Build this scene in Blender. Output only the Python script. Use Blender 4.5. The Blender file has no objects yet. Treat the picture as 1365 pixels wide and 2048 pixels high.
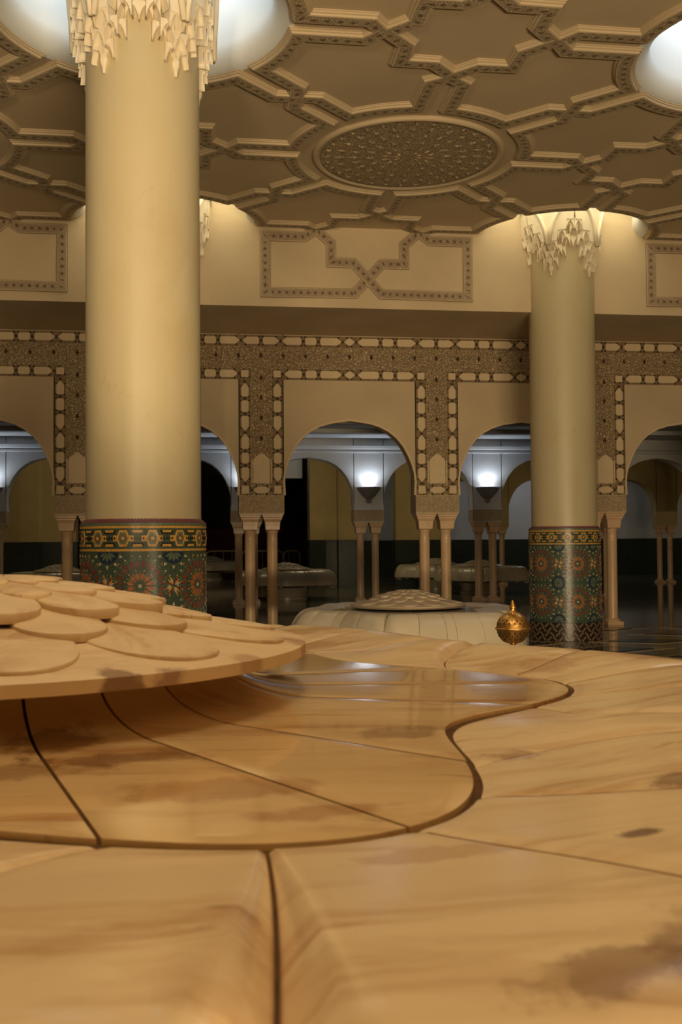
import bpy, math, random
from mathutils import Vector, Matrix
random.seed(7)
PI = math.pi
sc = bpy.context.scene
col = bpy.context.collection

# ------------------------------------------------------------------ camera
CZ = 1.471                       # eye height above the floor
cam_d = bpy.data.cameras.new('camera'); cam = bpy.data.objects.new('camera', cam_d); col.objects.link(cam)
PITCH, ROLL, YAW = 0.02854, 0.00742, 0.13442
fw = Vector((math.sin(YAW)*math.cos(PITCH), math.cos(YAW)*math.cos(PITCH), math.sin(PITCH)))
rt = Vector((math.cos(YAW), -math.sin(YAW), 0)); up = rt.cross(fw)
r2 = rt*math.cos(ROLL)-up*math.sin(ROLL); u2 = rt*math.sin(ROLL)+up*math.cos(ROLL)
M = Matrix.Identity(4)
for i in range(3):
    M[i][0], M[i][1], M[i][2] = r2[i], u2[i], -fw[i]
M[2][3] = CZ
cam.matrix_world = M
cam_d.sensor_fit = 'VERTICAL'; cam_d.sensor_height = 36; cam_d.sensor_width = 24
cam_d.lens = 36*2058.5/2048
cam_d.clip_start = 0.02
cam_d.dof.use_dof = True; cam_d.dof.focus_distance = 5.0; cam_d.dof.aperture_fstop = 8.0
sc.camera = cam
# ------------------------------------------------------------------ world, exposure, hall lights
sc.view_settings.view_transform = 'Standard'; sc.view_settings.look = 'None'
sc.view_settings.gamma = 1; sc.view_settings.use_curve_mapping = False
sc.view_settings.exposure = 0.0
sc.cycles.max_bounces = 7; sc.cycles.diffuse_bounces = 4; sc.cycles.glossy_bounces = 3; sc.cycles.caustics_reflective = False
w = bpy.data.worlds.new('hall_air'); sc.world = w; w.use_nodes = True
w.node_tree.nodes['Background'].inputs[0].default_value = (1.0, .72, .42, 1)
w.node_tree.nodes['Background'].inputs[1].default_value = 0.03
def area(name, loc, target, size, size_y, power, color):
    d = bpy.data.lights.new(name, 'AREA'); d.shape = 'RECTANGLE'; d.size = size; d.size_y = size_y
    d.energy = power; d.color = color
    o = bpy.data.objects.new(name, d); col.objects.link(o); o.location = loc
    o.rotation_euler = (Vector(target)-Vector(loc)).to_track_quat('-Z', 'Y').to_euler()
    return o
WARM = (1.0, .77, .46)
def beam(o, deg): o.data.spread = math.radians(deg); return o
beam(area('hall_flood', (-2.8, -3.0, 3.4), (-0.2, 10, 4.9), 1.6, 1.0, 40, WARM), 48)      # flood on the side behind the viewer
area('hall_ceiling_fill', (2.5, -4.8, .22), (2.5, 6.0, 6.0), 4.5, .4, 1300, WARM)               # unseen fill added behind the viewer to brighten the ceiling
area('hall_downlight', (0.2, 2.1, 6.0), (-.2, 2.4, 1.0), 1.6, 1.6, 78, (1.0, .83, .54))              # lamp over the front fountain

# ------------------------------------------------------------------ grid of the hall
XL, YL, S = -0.496, 8.971, 5.888          # first column, column spacing
B = S/2                                     # arcade bay
ZC = CZ+4.6                                 # ceiling
DU, DW = 14.83, 16.86                       # upper wall face, arcade wall face
ZSOF = 4.885                                # soffit between the two
PC = 0.969                                  # centre of a pier

# ------------------------------------------------------------------ materials
def lin(c): return tuple(((x/12.92) if x <= .04045 else ((x+.055)/1.055)**2.4) for x in c)
def newmat(name):
    m = bpy.data.materials.new(name); m.use_nodes = True
    nt = m.node_tree; return m, nt, nt.nodes['Principled BSDF']
def N(nt, kind, **kw):
    n = nt.nodes.new(kind)
    for k, v in kw.items():
        if k.startswith('i_'): n.inputs[k[2:].replace('_', ' ')].default_value = v
        else: setattr(n, k, v)
    return n
def ramp(nt, src, stops, interp='LINEAR'):
    r = nt.nodes.new('ShaderNodeValToRGB'); r.color_ramp.interpolation = interp
    e = r.color_ramp.elements
    while len(e) > len(stops): e.remove(e[-1])
    while len(e) < len(stops): e.new(1)
    for k, (p, c) in enumerate(stops):
        e[k].position = p; e[k].color = (*c, 1) if len(c) == 3 else c
    nt.links.new(src, r.inputs[0]); return r
def mixc(nt, fac, a, b, mode='MIX'):
    m = nt.nodes.new('ShaderNodeMix'); m.data_type = 'RGBA'; m.blend_type = mode
    for s, v in ((m.inputs[0], fac), (m.inputs[6], a), (m.inputs[7], b)):
        if isinstance(v, bpy.types.NodeSocket): nt.links.new(v, s)
        elif isinstance(v, (int, float)): s.default_value = v
        else: s.default_value = (*v, 1)
    return m.outputs[2]
def plain(name, c, rough=.6, spec=.4, noise=0, scale=8, bump=0, metal=0, bscale=60):
    m, nt, b = newmat(name)
    b.inputs['Roughness'].default_value = rough; b.inputs['Metallic'].default_value = metal
    b.inputs['Specular IOR Level'].default_value = spec
    b.inputs['Base Color'].default_value = (*c, 1)
    tc = N(nt, 'ShaderNodeTexCoord')
    if noise:
        n = N(nt, 'ShaderNodeTexNoise', i_Scale=scale, i_Detail=5.0)
        nt.links.new(tc.outputs['Object'], n.inputs['Vector'])
        lo = tuple(x*(1-noise) for x in c); hi = tuple(min(1, x*(1+noise*.6)) for x in c)
        r = ramp(nt, n.outputs[0], [(.3, lo), (.7, hi)]); nt.links.new(r.outputs[0], b.inputs['Base Color'])
    if bump:
        n = N(nt, 'ShaderNodeTexNoise', i_Scale=bscale, i_Detail=3.0)
        nt.links.new(tc.outputs['Object'], n.inputs['Vector'])
        bp = N(nt, 'ShaderNodeBump', i_Strength=bump, i_Distance=.01)
        nt.links.new(n.outputs[0], bp.inputs['Height']); nt.links.new(bp.outputs[0], b.inputs['Normal'])
    return m
def marble(name, base, vein, spot, rough, coat=0, vscale=3.0, stretch=(1, 1, 1), amount=.5, stains=()):
    """veined stone; each separate slab gets its own cut of the vein pattern"""
    m, nt, b = newmat(name); L = nt.links.new
    tc = N(nt, 'ShaderNodeTexCoord'); oi = N(nt, 'ShaderNodeObjectInfo')
    mul = N(nt, 'ShaderNodeVectorMath', operation='MULTIPLY_ADD')
    cmb = N(nt, 'ShaderNodeCombineXYZ')
    for k in range(3): L(oi.outputs['Random'], cmb.inputs[k])
    mul.inputs[1].default_value = (17, 31, 23)
    L(cmb.outputs[0], mul.inputs[0]); L(tc.outputs['Object'], mul.inputs[2])
    mp = N(nt, 'ShaderNodeMapping'); mp.inputs['Scale'].default_value = stretch
    mp.inputs['Rotation'].default_value = (0, 0, .35)
    L(mul.outputs[0], mp.inputs[0])
    wn = N(nt, 'ShaderNodeTexNoise', i_Scale=1.6, i_Detail=4.0); L(mp.outputs[0], wn.inputs['Vector'])
    wv = N(nt, 'ShaderNodeVectorMath', operation='MULTIPLY_ADD'); wv.inputs[1].default_value = (.9, .9, .9)
    L(wn.outputs['Color'], wv.inputs[0]); L(mp.outputs[0], wv.inputs[2])
    n1 = N(nt, 'ShaderNodeTexNoise', i_Scale=vscale, i_Detail=9.0, i_Roughness=.62); L(wv.outputs[0], n1.inputs['Vector'])
    r1 = ramp(nt, n1.outputs[0], [(.38, vein), (.46, tuple(.5*a+.5*c for a, c in zip(base, vein))), (.55, base), (.7, tuple(min(1, x*1.1) for x in base))])
    n2 = N(nt, 'ShaderNodeTexNoise', i_Scale=vscale*.55, i_Detail=3.0); L(wv.outputs[0], n2.inputs['Vector'])
    f2 = ramp(nt, n2.outputs[0], [(.38, (0, 0, 0)), (.62, (1, 1, 1))])
    c1 = mixc(nt, f2.outputs[0], base, r1.outputs[0])
    c1b = mixc(nt, amount, base, c1)
    n3 = N(nt, 'ShaderNodeTexNoise', i_Scale=vscale*1.7, i_Detail=8.0, i_Roughness=.7); L(wv.outputs[0], n3.inputs['Vector'])
    f3 = ramp(nt, n3.outputs[0], [(.63, (0, 0, 0)), (.74, (.75, .75, .75))])
    c2 = mixc(nt, f3.outputs[0], c1b, spot)
    # single mineral stains and the pool's lid shade, at fixed places, ragged by noise
    ns = N(nt, 'ShaderNodeTexNoise', i_Scale=7.0, i_Detail=7.0, i_Roughness=.65); L(tc.outputs['Object'], ns.inputs['Vector'])
    for (sx, sy, rx, ry, rot, colr, strength) in stains:
        mm = N(nt, 'ShaderNodeMapping', vector_type='TEXTURE'); mm.inputs['Location'].default_value = (sx, sy, 0)
        mm.inputs['Rotation'].default_value = (0, 0, rot); mm.inputs['Scale'].default_value = (rx, ry, 8)
        L(tc.outputs['Object'], mm.inputs[0])
        ln = N(nt, 'ShaderNodeVectorMath', operation='LENGTH'); L(mm.outputs[0], ln.inputs[0])
        ad = N(nt, 'ShaderNodeMath', operation='MULTIPLY_ADD'); L(ns.outputs[0], ad.inputs[0]); ad.inputs[1].default_value = -3.0; L(ln.outputs['Value'], ad.inputs[2])
        fr = ramp(nt, ad.outputs[0], [(0, (strength,)*3), (.35, (0, 0, 0))])
        adj = N(nt, 'ShaderNodeMath', operation='ADD'); L(ad.outputs[0], adj.inputs[0]); adj.inputs[1].default_value = .95; L(adj.outputs[0], fr.inputs[0])
        c2 = mixc(nt, fr.outputs[0], c2, colr)
    L(c2, b.inputs['Base Color'])
    b.inputs['Roughness'].default_value = rough
    b.inputs['Specular IOR Level'].default_value = .5
    b.inputs['Coat Weight'].default_value = coat; b.inputs['Coat Roughness'].default_value = .04
    return m
def carved(name, c, dark, scale, bump=.8):
    """stucco cut all over with small leaf work"""
    m, nt, b = newmat(name); L = nt.links.new
    tc = N(nt, 'ShaderNodeTexCoord')
    wn = N(nt, 'ShaderNodeTexNoise', i_Scale=scale*.35, i_Detail=2.0); L(tc.outputs['Object'], wn.inputs['Vector'])
    wv = N(nt, 'ShaderNodeVectorMath', operation='MULTIPLY_ADD'); wv.inputs[1].default_value = (.12,)*3
    L(wn.outputs['Color'], wv.inputs[0]); L(tc.outputs['Object'], wv.inputs[2])
    v = N(nt, 'ShaderNodeTexVoronoi', feature='DISTANCE_TO_EDGE', i_Scale=scale); L(wv.outputs[0], v.inputs['Vector'])
    r = ramp(nt, v.outputs['Distance'], [(.02, (0, 0, 0)), (.16, (1, 1, 1))])
    cc = mixc(nt, r.outputs[0], dark, c); L(cc, b.inputs['Base Color'])
    bp = N(nt, 'ShaderNodeBump', i_Strength=bump, i_Distance=.02); L(r.outputs[0], bp.inputs['Height'])
    L(bp.outputs[0], b.inputs['Normal']); b.inputs['Roughness'].default_value = .75
    b.inputs['Specular IOR Level'].default_value = .2
    return m
def strapmat(name, c, dark, period, vs):
    """carved ribbon: a row of rosettes along the ribbon (uv: metres along, metres across)"""
    m, nt, b = newmat(name); L = nt.links.new
    uv = N(nt, 'ShaderNodeUVMap'); sp = N(nt, 'ShaderNodeSeparateXYZ'); L(uv.outputs[0], sp.inputs[0])
    def mth(op, a, bb=None):
        n = N(nt, 'ShaderNodeMath', operation=op)
        for k, x in enumerate((a, bb)):
            if x is None: continue
            if isinstance(x, bpy.types.NodeSocket): L(x, n.inputs[k])
            else: n.inputs[k].default_value = x
        return n.outputs[0]
    fu = mth('SUBTRACT', mth('FRACT', mth('DIVIDE', sp.outputs[0], period)), .5)
    fu = mth('MULTIPLY', fu, period)
    d = mth('SQRT', mth('ADD', mth('MULTIPLY', fu, fu), mth('MULTIPLY', sp.outputs[1], sp.outputs[1])))
    r = ramp(nt, mth('DIVIDE', d, period), [(.10, (1, 1, 1)), (.30, (0, 0, 0))])
    v = N(nt, 'ShaderNodeTexVoronoi', feature='DISTANCE_TO_EDGE', i_Scale=vs); L(uv.outputs[0], v.inputs['Vector'])
    rv = ramp(nt, v.outputs['Distance'], [(.02, (0, 0, 0)), (.2, (1, 1, 1))])
    flat = mth('LESS_THAN', mth('ABSOLUTE', sp.outputs[1]), .058)
    h = mth('SUBTRACT', rv.outputs[0], mth('MULTIPLY', r.outputs[0], 1.2))
    cc = mixc(nt, mth('MULTIPLY', flat, mth('SUBTRACT', 1.0, rv.outputs[0])), c, tuple(x*.62 for x in c))
    cc = mixc(nt, mth('MULTIPLY', flat, r.outputs[0]), cc, dark); L(cc, b.inputs['Base Color'])  # rosette hollows darkened in the colour for the shade of the carving
    bp = N(nt, 'ShaderNodeBump', i_Strength=.7, i_Distance=.012); L(mth('MULTIPLY', h, flat), bp.inputs['Height'])
    L(bp.outputs[0], b.inputs['Normal']); b.inputs['Roughness'].default_value = .7
    b.inputs['Specular IOR Level'].default_value = .25
    return m
def emis(name, c, s):
    m, nt, b = newmat(name)
    b.inputs['Base Color'].default_value = (*c, 1); b.inputs['Emission Color'].default_value = (*c, 1)
    b.inputs['Emission Strength'].default_value = s; return m
MT = {}
MT['stucco'] = plain('stucco', (.565, .445, .29), .8, .2, .10, 1.2, .15)
MT['ceiling'] = plain('ceiling_plaster', (.52, .41, .27), .8, .2, .08, .9, .15)
MT['strap'] = strapmat('strapwork', (.52, .41, .27), (.22, .15, .08), .115, 55)
MT['wallstrap'] = strapmat('panel_ribbon', (.55, .42, .28), (.20, .12, .07), .105, 60)
MT['line'] = plain('incised_line', (.2, .13, .07), .9)
MT['carved'] = carved('carved_stucco', (.50, .38, .235), (.26, .18, .10), 26)
MT['carved2'] = carved('carved_fine', (.58, .45, .29), (.36, .26, .15), 40, .6)
MT['medal'] = carved('carved_medallion', (.44, .345, .22), (.29, .215, .13), 24, .6)
MT['plaque'] = plain('plaque', (.66, .52, .34), .75, .2, .06, 5)
MT['band'] = plain('band_ground', (.25, .175, .10), .85, .2, .35, 30, .3)
MT['knot'] = plain('knot_dark', (.06, .038, .02), .8)
MT['col'] = marble('column_marmorino', (.545, .46, .285), (.46, .33, .17), (.44, .31, .16), .42, .0, 2.4, (1, 1, .6), .35)
MT['cap'] = plain('capital_plaster', (.80, .70, .53), .8, .2, .06, 4, .2)
MT['well'] = plain('well_plaster', (.74, .76, .78), .85, .1)
MT['lampc'] = emis('well_lamp_cool', (.80, .92, 1.0), 2.2)
MT['lampw'] = emis('well_lamp_warm', (1.0, .92, .64), 5.5)
BR, PU, RU = (.15, .06, .02), (.13, .05, .04), (.36, .15, .05)
STAIN_RIM = [(.74, -1.62, .11, .045, .5, BR, .6), (.86, -1.57, .12, .07, .3, BR, .5), (.92, -1.256, .035, .02, .3, PU, .85), (1.08, -1.03, .06, .035, 0, BR, .7), (.69, -1.25, .12, .04, .2, RU, .35),
             (.93, -.74, .07, .05, 0, BR, .5), (.83, -.645, .08, .045, .4, BR, .55), (1.63, .31, .10, .2, .2, RU, .55), (1.34, .31, .09, .12, .2, RU, .4)]
STAIN_SHADE_POOL = [(.50, -.905, .18, .07, .1, RU, .55), (.22, -.60, .10, .10, .2, BR, .7), (.60, -1.03, .12, .04, .3, RU, .6), (.34, -.70, .16, .06, .1, (.16, .06, .02), .6), (.12, -.8, .2, .07, .1, (.2, .08, .025), .5), (.8, -.55, .1, .05, .3, BR, .5)]  # brown stains; the dark patch beside the lid paints in its shade
MT['stone'] = marble('fountain_marble', (.74, .56, .34), (.46, .25, .10), (.30, .15, .07), .22, .0, 4.5, (.6, 1.9, 1.3), .8, STAIN_RIM)
MT['pool'] = marble('wet_marble', (.66, .45, .22), (.40, .19, .065), (.20, .08, .03), .10, .35, 4.2, (.5, 2.4, 1.2), .95, STAIN_SHADE_POOL)
MT['lid'] = marble('lid_marble', (.72, .54, .33), (.48, .27, .12), (.22, .10, .045), .48, .0, 6, (1, 1.4, 1), .9, [(.32, -.60, .06, .05, .5, BR, .75), (.40, -.55, .05, .03, .5, (.2, .07, .05), .6), (.55, -.40, .05, .05, .5, (.3, .13, .06), .5), (.66, -.1, .05, .09, .2, (.3, .13, .06), .55)])
MT['grout'] = plain('joint_mortar', (.10, .048, .018), .8, .2, .3, 30)
MT['stone2'] = marble('marble_lit_grey', (.55, .47, .34), (.32, .25, .16), (.2, .14, .08), .3, .0, 2.2, (1, 1, 1), .6)  # greyed in the colour for the light on fountains farther off
MT['stone3'] = marble('marble_dimmed', (.40, .35, .26), (.27, .22, .15), (.2, .14, .08), .3, .0, 2.2, (1, 1, 1), .6)  # darker copy of that marble, the far hall's dimness put into its colour
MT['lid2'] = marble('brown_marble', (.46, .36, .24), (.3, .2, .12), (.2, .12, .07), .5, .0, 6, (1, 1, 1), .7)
MT['pool2'] = marble('wet_marble_lit_grey', (.45, .38, .28), (.3, .22, .14), (.2, .14, .08), .06, .3, 2.2, (1, 1, 1), .6)  # pool colour greyed for the light in the same way
MT['pierstone'] = marble('shaft_marble', (.66, .45, .27), (.40, .26, .15), (.3, .2, .1), .35, .0, 6, (1, 1, .5), .5)
MT['brass'] = plain('brass', (.78, .44, .14), .32, .5, .25, 30, .2, 1.0)
MT['brassdull'] = plain('dull_brass', (.35, .24, .12), .5, .5, .2, 30, .1, .8)
MT['hole'] = plain('pierced_dark', (.015, .008, .004), .9)
MT['dado'] = plain('dado_tile', (.022, .035, .028), .25, .5, .5, 30)
MT['olive'] = plain('olive_plaster', (.46, .36, .17), .8, .2, .08, 1.5)
MT['grey'] = plain('grey_plaster', (.58, .58, .58), .85, .2, .06, 1.5)
MT['maroon'] = plain('maroon_hoarding', (.09, .02, .016), .8)
MT['barrier'] = plain('barrier_steel', (.50, .38, .20), .45, .5, 0, 8, 0, .4)
MT['dark'] = plain('dark_void', (.02, .02, .022), .9)
MT['sconce'] = plain('sconce_plaster', (.22, .22, .23), .7)
MT['bulb'] = emis('sconce_bulb', (.9, .95, 1.0), 30)
for k, c in dict(teal=(.060, .092, .066), green=(.13, .175, .12), ochre=(.62, .34, .075), blue=(.018, .03, .075), red=(.21, .05, .03), rust=(.46, .14, .04),
                 purple=(.20, .06, .075), black=(.02, .017, .014), cream=(.58, .50, .34), brown=(.20, .13, .08)).items():
    MT['t_'+k] = plain('glaze_'+k, c, .34, .4, .22, 45)

# ------------------------------------------------------------------ mesh helpers
class MB:
    def __init__(s): s.v = []; s.f = []; s.uv = None
    def add(s, vs, fs):
        o = len(s.v); s.v += [tuple(x) for x in vs]; s.f += [tuple(i+o for i in f) for f in fs]
    def box(s, x0, x1, y0, y1, z0, z1):
        s.add([(x, y, z) for z in (z0, z1) for y in (y0, y1) for x in (x0, x1)],
              [(0, 2, 3, 1), (4, 5, 7, 6), (0, 1, 5, 4), (2, 6, 7, 3), (0, 4, 6, 2), (1, 3, 7, 5)])
    def lathe(s, prof, n=48, a0=0, a1=2*PI, c=(0, 0, 0)):
        full = abs(a1-a0-2*PI) < 1e-6; m = n if full else n+1
        vs = []
        for k in range(m):
            a = a0+(a1-a0)*k/n
            for r, z in prof: vs.append((c[0]+r*math.cos(a), c[1]+r*math.sin(a), c[2]+z))
        p = len(prof); fs = []
        for k in range(n):
            k2 = (k+1) % m
            for j in range(p-1): fs.append((k*p+j, k2*p+j, k2*p+j+1, k*p+j+1))
        s.add(vs, fs)
    def tube(s, pts, r, n=8, cap=True):
        pts = [Vector(p) for p in pts]; rings = []
        for i, p in enumerate(pts):
            d = (pts[min(i+1, len(pts)-1)]-pts[max(i-1, 0)]).normalized()
            a = d.orthogonal().normalized() if i == 0 else (rings_a - d*rings_a.dot(d)).normalized()
            rings_a = a; b = d.cross(a)
            rr = r[i] if isinstance(r, (list, tuple)) else r
            rings.append([p+(a*math.cos(2*PI*k/n)+b*math.sin(2*PI*k/n))*rr for k in range(n)])
        vs = [v for g in rings for v in g]; fs = []
        for i in range(len(pts)-1):
            for k in range(n): fs.append((i*n+k, i*n+(k+1) % n, (i+1)*n+(k+1) % n, (i+1)*n+k))
        if cap: fs += [tuple(range(n))[::-1], tuple((len(pts)-1)*n+k for k in range(n))]
        s.add(vs, fs)
    def prism(s, pts, f0, f1):
        """pts: 2d outline; f0/f1 map (a,b) to the back and the front 3d point"""
        n = len(pts)
        s.add([f0(*p) for p in pts]+[f1(*p) for p in pts],
              [tuple(range(n, 2*n))]+[(k, (k+1) % n, n+(k+1) % n, n+k) for k in range(n)])
    def grid(s, rows, closeu=False):
        h = len(rows); wd = len(rows[0]); vs = [p for r in rows for p in r]; fs = []
        for i in range(h-1):
            for k in range(wd if closeu else wd-1):
                k2 = (k+1) % wd; fs.append((i*wd+k, i*wd+k2, (i+1)*wd+k2, (i+1)*wd+k))
        s.add(vs, fs)
    def mesh(s, name, mat, smooth=False):
        me = bpy.data.meshes.new(name); me.from_pydata(s.v, [], s.f)
        if s.uv:
            l = me.uv_layers.new(name='UVMap')
            for lp in me.loops: l.data[lp.index].uv = s.uv[lp.vertex_index]
        if mat is not None: me.materials.append(MT[mat] if isinstance(mat, str) else mat)
        if smooth: me.polygons.foreach_set('use_smooth', [True]*len(me.polygons))
        me.update(); return me
    def build(s, name, mat, parent=None, smooth=False, sharp=None):
        me = s.mesh(name, mat, smooth or sharp is not None)
        if sharp is not None: me.set_sharp_from_angle(angle=math.radians(sharp))
        return put(name, me, parent)
def put(name, me, parent=None, loc=None, rz=None):
    o = bpy.data.objects.new(name, me); col.objects.link(o); o.parent = parent
    if loc is not None: o.location = loc
    if rz is not None: o.rotation_euler = (0, 0, rz)
    return o
def tag(o, label, cat, group=None, kind=None):
    o['label'] = label; o['category'] = cat
    if group: o['group'] = group
    if kind: o['kind'] = kind
    return o
def thing(name, label, cat, loc=(0, 0, 0), group=None, rz=0):
    o = bpy.data.objects.new(name, None); col.objects.link(o); o.location = loc; o.rotation_euler = (0, 0, rz)
    o.empty_display_size = .1
    return tag(o, label, cat, group)
def struct(o, label=None):
    o['kind'] = 'structure'
    if label: o['label'] = label
    return o
def copy_tree(o, parent=None):
    c = o.copy(); col.objects.link(c); c.parent = parent
    for ch in list(o.children): copy_tree(ch, c)
    return c
def frame(pts, rev=False):
    d = [0]
    for a, b in zip(pts, pts[1:]): d.append(d[-1]+math.dist(a, b))
    return d
def sweep(pts, prof, place, closed=False):
    """prof: list of (across, height); place(x, y, h) -> 3d; mitred, with uv (along, across)"""
    q = []
    for i, p in enumerate(pts):
        q.append(p)
        if i == len(pts)-1 and not closed: break
        b = pts[(i+1) % len(pts)]; l = math.dist(p, b)
        if l > .3: q += [(p[0]+(b[0]-p[0])*k/l, p[1]+(b[1]-p[1])*k/l) for k in (.11, l-.11)]
    pts = q; m = MB(); m.uv = []; n = len(pts); d = frame(pts); rows = []
    for i, p in enumerate(pts):
        a = pts[i-1] if (i > 0 or closed) else None; b = pts[(i+1) % n] if (i < n-1 or closed) else None
        def dr(p, q): l = math.dist(p, q); return ((q[0]-p[0])/l, (q[1]-p[1])/l)
        d1 = dr(a, p) if a else dr(p, b); d2 = dr(p, b) if b else d1
        t = (d1[0]+d2[0], d1[1]+d2[1]); l = math.hypot(*t) or 1; t = (t[0]/l, t[1]/l)
        k = 1/max(.35, t[0]*d1[0]+t[1]*d1[1]); nx, ny = -t[1]*k, t[0]*k
        rows.append([place(p[0]+nx*o, p[1]+ny*o, h) for o, h in prof]); m.uv += [(d[i], o) for o, h in prof]
    if closed:
        rows.append(rows[0]); m.uv += [(d[-1]+math.dist(pts[-1], pts[0]), o) for o, h in prof]
    m.grid(rows); return m

# ================================================================== SETTING
# ---- floor: polished dark marble with inlaid lozenges
fl = struct(MB().build('floor', None)); m = MB(); m.box(-22, 24, -9, 62, -.2, 0); fl.data = m.mesh('floor', marble('floor_marble', (.21, .18, .125), (.10, .085, .06), (.05, .04, .03), .07, 0, 1.5, (1, 1, 1), .8))
lz = MB(); lz.prism([(-.62, 0), (0, -.3), (.62, 0), (0, .3)], lambda a, b: (a, b, .0), lambda a, b: (a, b, .006))
lm = lz.mesh('lozenge', plain('black_inlay', (.018, .018, .02), .06, .5))
lz2 = MB()
for p, q in (((-1, 0), (0, -.5)), ((0, -.5), (1, 0)), ((1, 0), (0, .5)), ((0, .5), (-1, 0))):
    lz2.prism([(p[0]*.92, p[1]*.92), (q[0]*.92, q[1]*.92), (q[0]*.8, q[1]*.8), (p[0]*.8, p[1]*.8)], lambda a, b: (a, b, 0), lambda a, b: (a, b, .005))
lm2 = lz2.mesh('lozenge_border', plain('tan_inlay', (.34, .26, .15), .08, .5, .2, 6))
for i in range(0, 6):
    for j in range(0, 9):
        x = 2.4+2*i-(j % 2); y = 8.2+1.0*j
        if y < 19: put('inlay_lozenge', lm, fl, (x, y, 0)); put('inlay_border', lm2, fl, (x, y, 0))

# ---- ceiling with round wells over the columns
ceil = struct(MB().build('ceiling', None)); m = MB()
RW = 1.13; FR = .2
COLS = [(i, j) for i in range(-2, 3) for j in range(-2, 2)]
def square_pt(a, h):
    c, s = math.cos(a), math.sin(a); k = h/max(abs(c), abs(s)); return c*k, s*k
for i, j in COLS:
    cx, cy = XL+i*S, YL+j*S; nn = 96
    a0, a1 = (PI, 2*PI) if j == 1 else (0, 2*PI)
    n2 = nn//2 if j == 1 else nn; rows = [[], []]
    for k in range(n2+1):
        a = a0+(a1-a0)*k/n2; sx, sy = square_pt(a, S/2)
        rows[0].append((cx+(RW+FR)*math.cos(a), cy+(RW+FR)*math.sin(a), ZC)); rows[1].append((cx+sx, cy+sy, ZC))
    m.grid(rows)
ceil.data = m.mesh('ceiling', 'ceiling')
WH = .78
for i, j in COLS:
    cx, cy = XL+i*S, YL+j*S
    a0, a1 = (PI, 2*PI) if j == 1 else (0, 2*PI)
    m = MB(); prof = [(RW+FR*(1-math.sin(t)), ZC+FR*(1-math.cos(t))) for t in [PI/2*k/8 for k in range(9)]]+[(RW, ZC+WH)]
    m.lathe(prof, 48 if j == 1 else 96, a0, a1, (cx, cy, 0)); m.build('light_well', 'well', ceil, True)
    m = MB(); m.lathe([(.60, ZC+WH), (RW+.02, ZC+WH)], 48 if j == 1 else 64, a0, a1, (cx, cy, 0))
    if -1 <= i <= 1 and j >= 0: m.build('well_lamp', 'lampw' if j == 1 else 'lampc', ceil)
    else: m.build('well_cap', 'well', ceil)

# strapwork: one half-arm path round a circle, one corner of the star; everything else is turned copies
PROF = [(.108, 0), (.108, -.010), (.096, -.014), (.096, -.026), (.080, -.032), (.076, -.048), (.062, -.052),
        (-.062, -.052), (-.076, -.048), (-.080, -.032), (-.096, -.026), (-.096, -.014), (-.108, -.010), (-.108, 0)]
g = .0285; R0 = .235; aa = math.asin(g/R0); dg = (math.cos(PI/4), math.sin(PI/4))
def diag(d, o): return (d*dg[0]+o*dg[1], d*dg[1]-o*dg[0])
path = [(.5-.133-.004, -.004), (.338, g), (R0*math.cos(aa), g)]
path += [(R0*math.cos(t), R0*math.sin(t)) for t in [aa+(PI/4-2*aa)*k/8 for k in range(1, 8)]]
path += [diag(R0*math.cos(aa), g), diag(.35355-g, g), diag(.35355+.004, -.004)]
path = [(x*S, y*S) for x, y in path]
star = [(-.1325-.003, -.003), (-.095, .0375), (-.094, .094), (-.0375, .095), (.003, .1325+.003)]
star = [(x*S, y*S) for x, y in star]
def strapmesh(p, mir):
    q = [(x, -y) for x, y in p] if mir else p
    return sweep(q, PROF, lambda x, y, h: (x, y, h)).mesh('strap', 'strap')
SM = {0: strapmesh(path, 0), 1: strapmesh(path, 1), 2: strapmesh(star, 0)}
zz = 0
def strap(kind, cx, cy, k, wallrow):
    global zz
    # on the wall row only the half in front of the wall exists
    if wallrow:
        a = (k*90+(22 if kind == 0 else -22 if kind == 1 else 135)) % 360
        if a < 180: return
    zz += 1
    put('strap_moulding', SM[kind], ceil, (cx, cy, ZC+.001*(zz % 4)), k*PI/2)
for i in range(-2, 3):
    for j in range(-1, 2):
        for k in range(4):
            for kd in (0, 1): strap(kd, XL+i*S, YL+j*S, k, j == 1)
        for k in range(4): strap(2, XL+(i+.5)*S, YL+j*S, k, j == 1)
        if j < 1:
            for k in range(4):
                for kd in (0, 1): strap(kd, XL+(i+.5)*S, YL+(j+.5)*S, k, False)
                strap(2, XL+i*S, YL+(j+.5)*S, k, False)
# carved medallions
mr = MB(); mr.lathe([(1.135, 0), (1.135, -.03), (1.115, -.045), (1.09, -.05), (1.07, -.035), (1.055, -.03)], 96)
mrim = mr.mesh('medallion_rim', 'strap', True)
md = MB(); md.lathe([(0, -.03), (.2, -.028), (.6, -.024), (1.06, -.02)], 64); mdis = md.mesh('medallion_disc', 'medal', True)
ml = MB()      # leaf work: rings of small raised leaves
for rr, n, ln, wd in ((.14, 12, .09, .03), (.27, 16, .12, .05), (.45, 16, .15, .075), (.64, 24, .15, .075), (.82, 24, .16, .09), (.97, 32, .09, .07)):
    for k in range(n):
        a = 2*PI*(k+.5*(rr > .3))/n; c, s = math.cos(a), math.sin(a)
        pts = [(rr-ln/2, 0), (rr-ln*.1, wd/2), (rr+ln/2, 0), (rr-ln*.1, -wd/2)]
        vs = [(x*c-y*s, x*s+y*c, -.026) for x, y in pts]+[((rr)*c, rr*s, -.046)]
        ml.add(vs, [(0, 1, 4), (1, 2, 4), (2, 3, 4), (3, 0, 4)])
mleaf = ml.mesh('leaf_work', 'medal')
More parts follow.
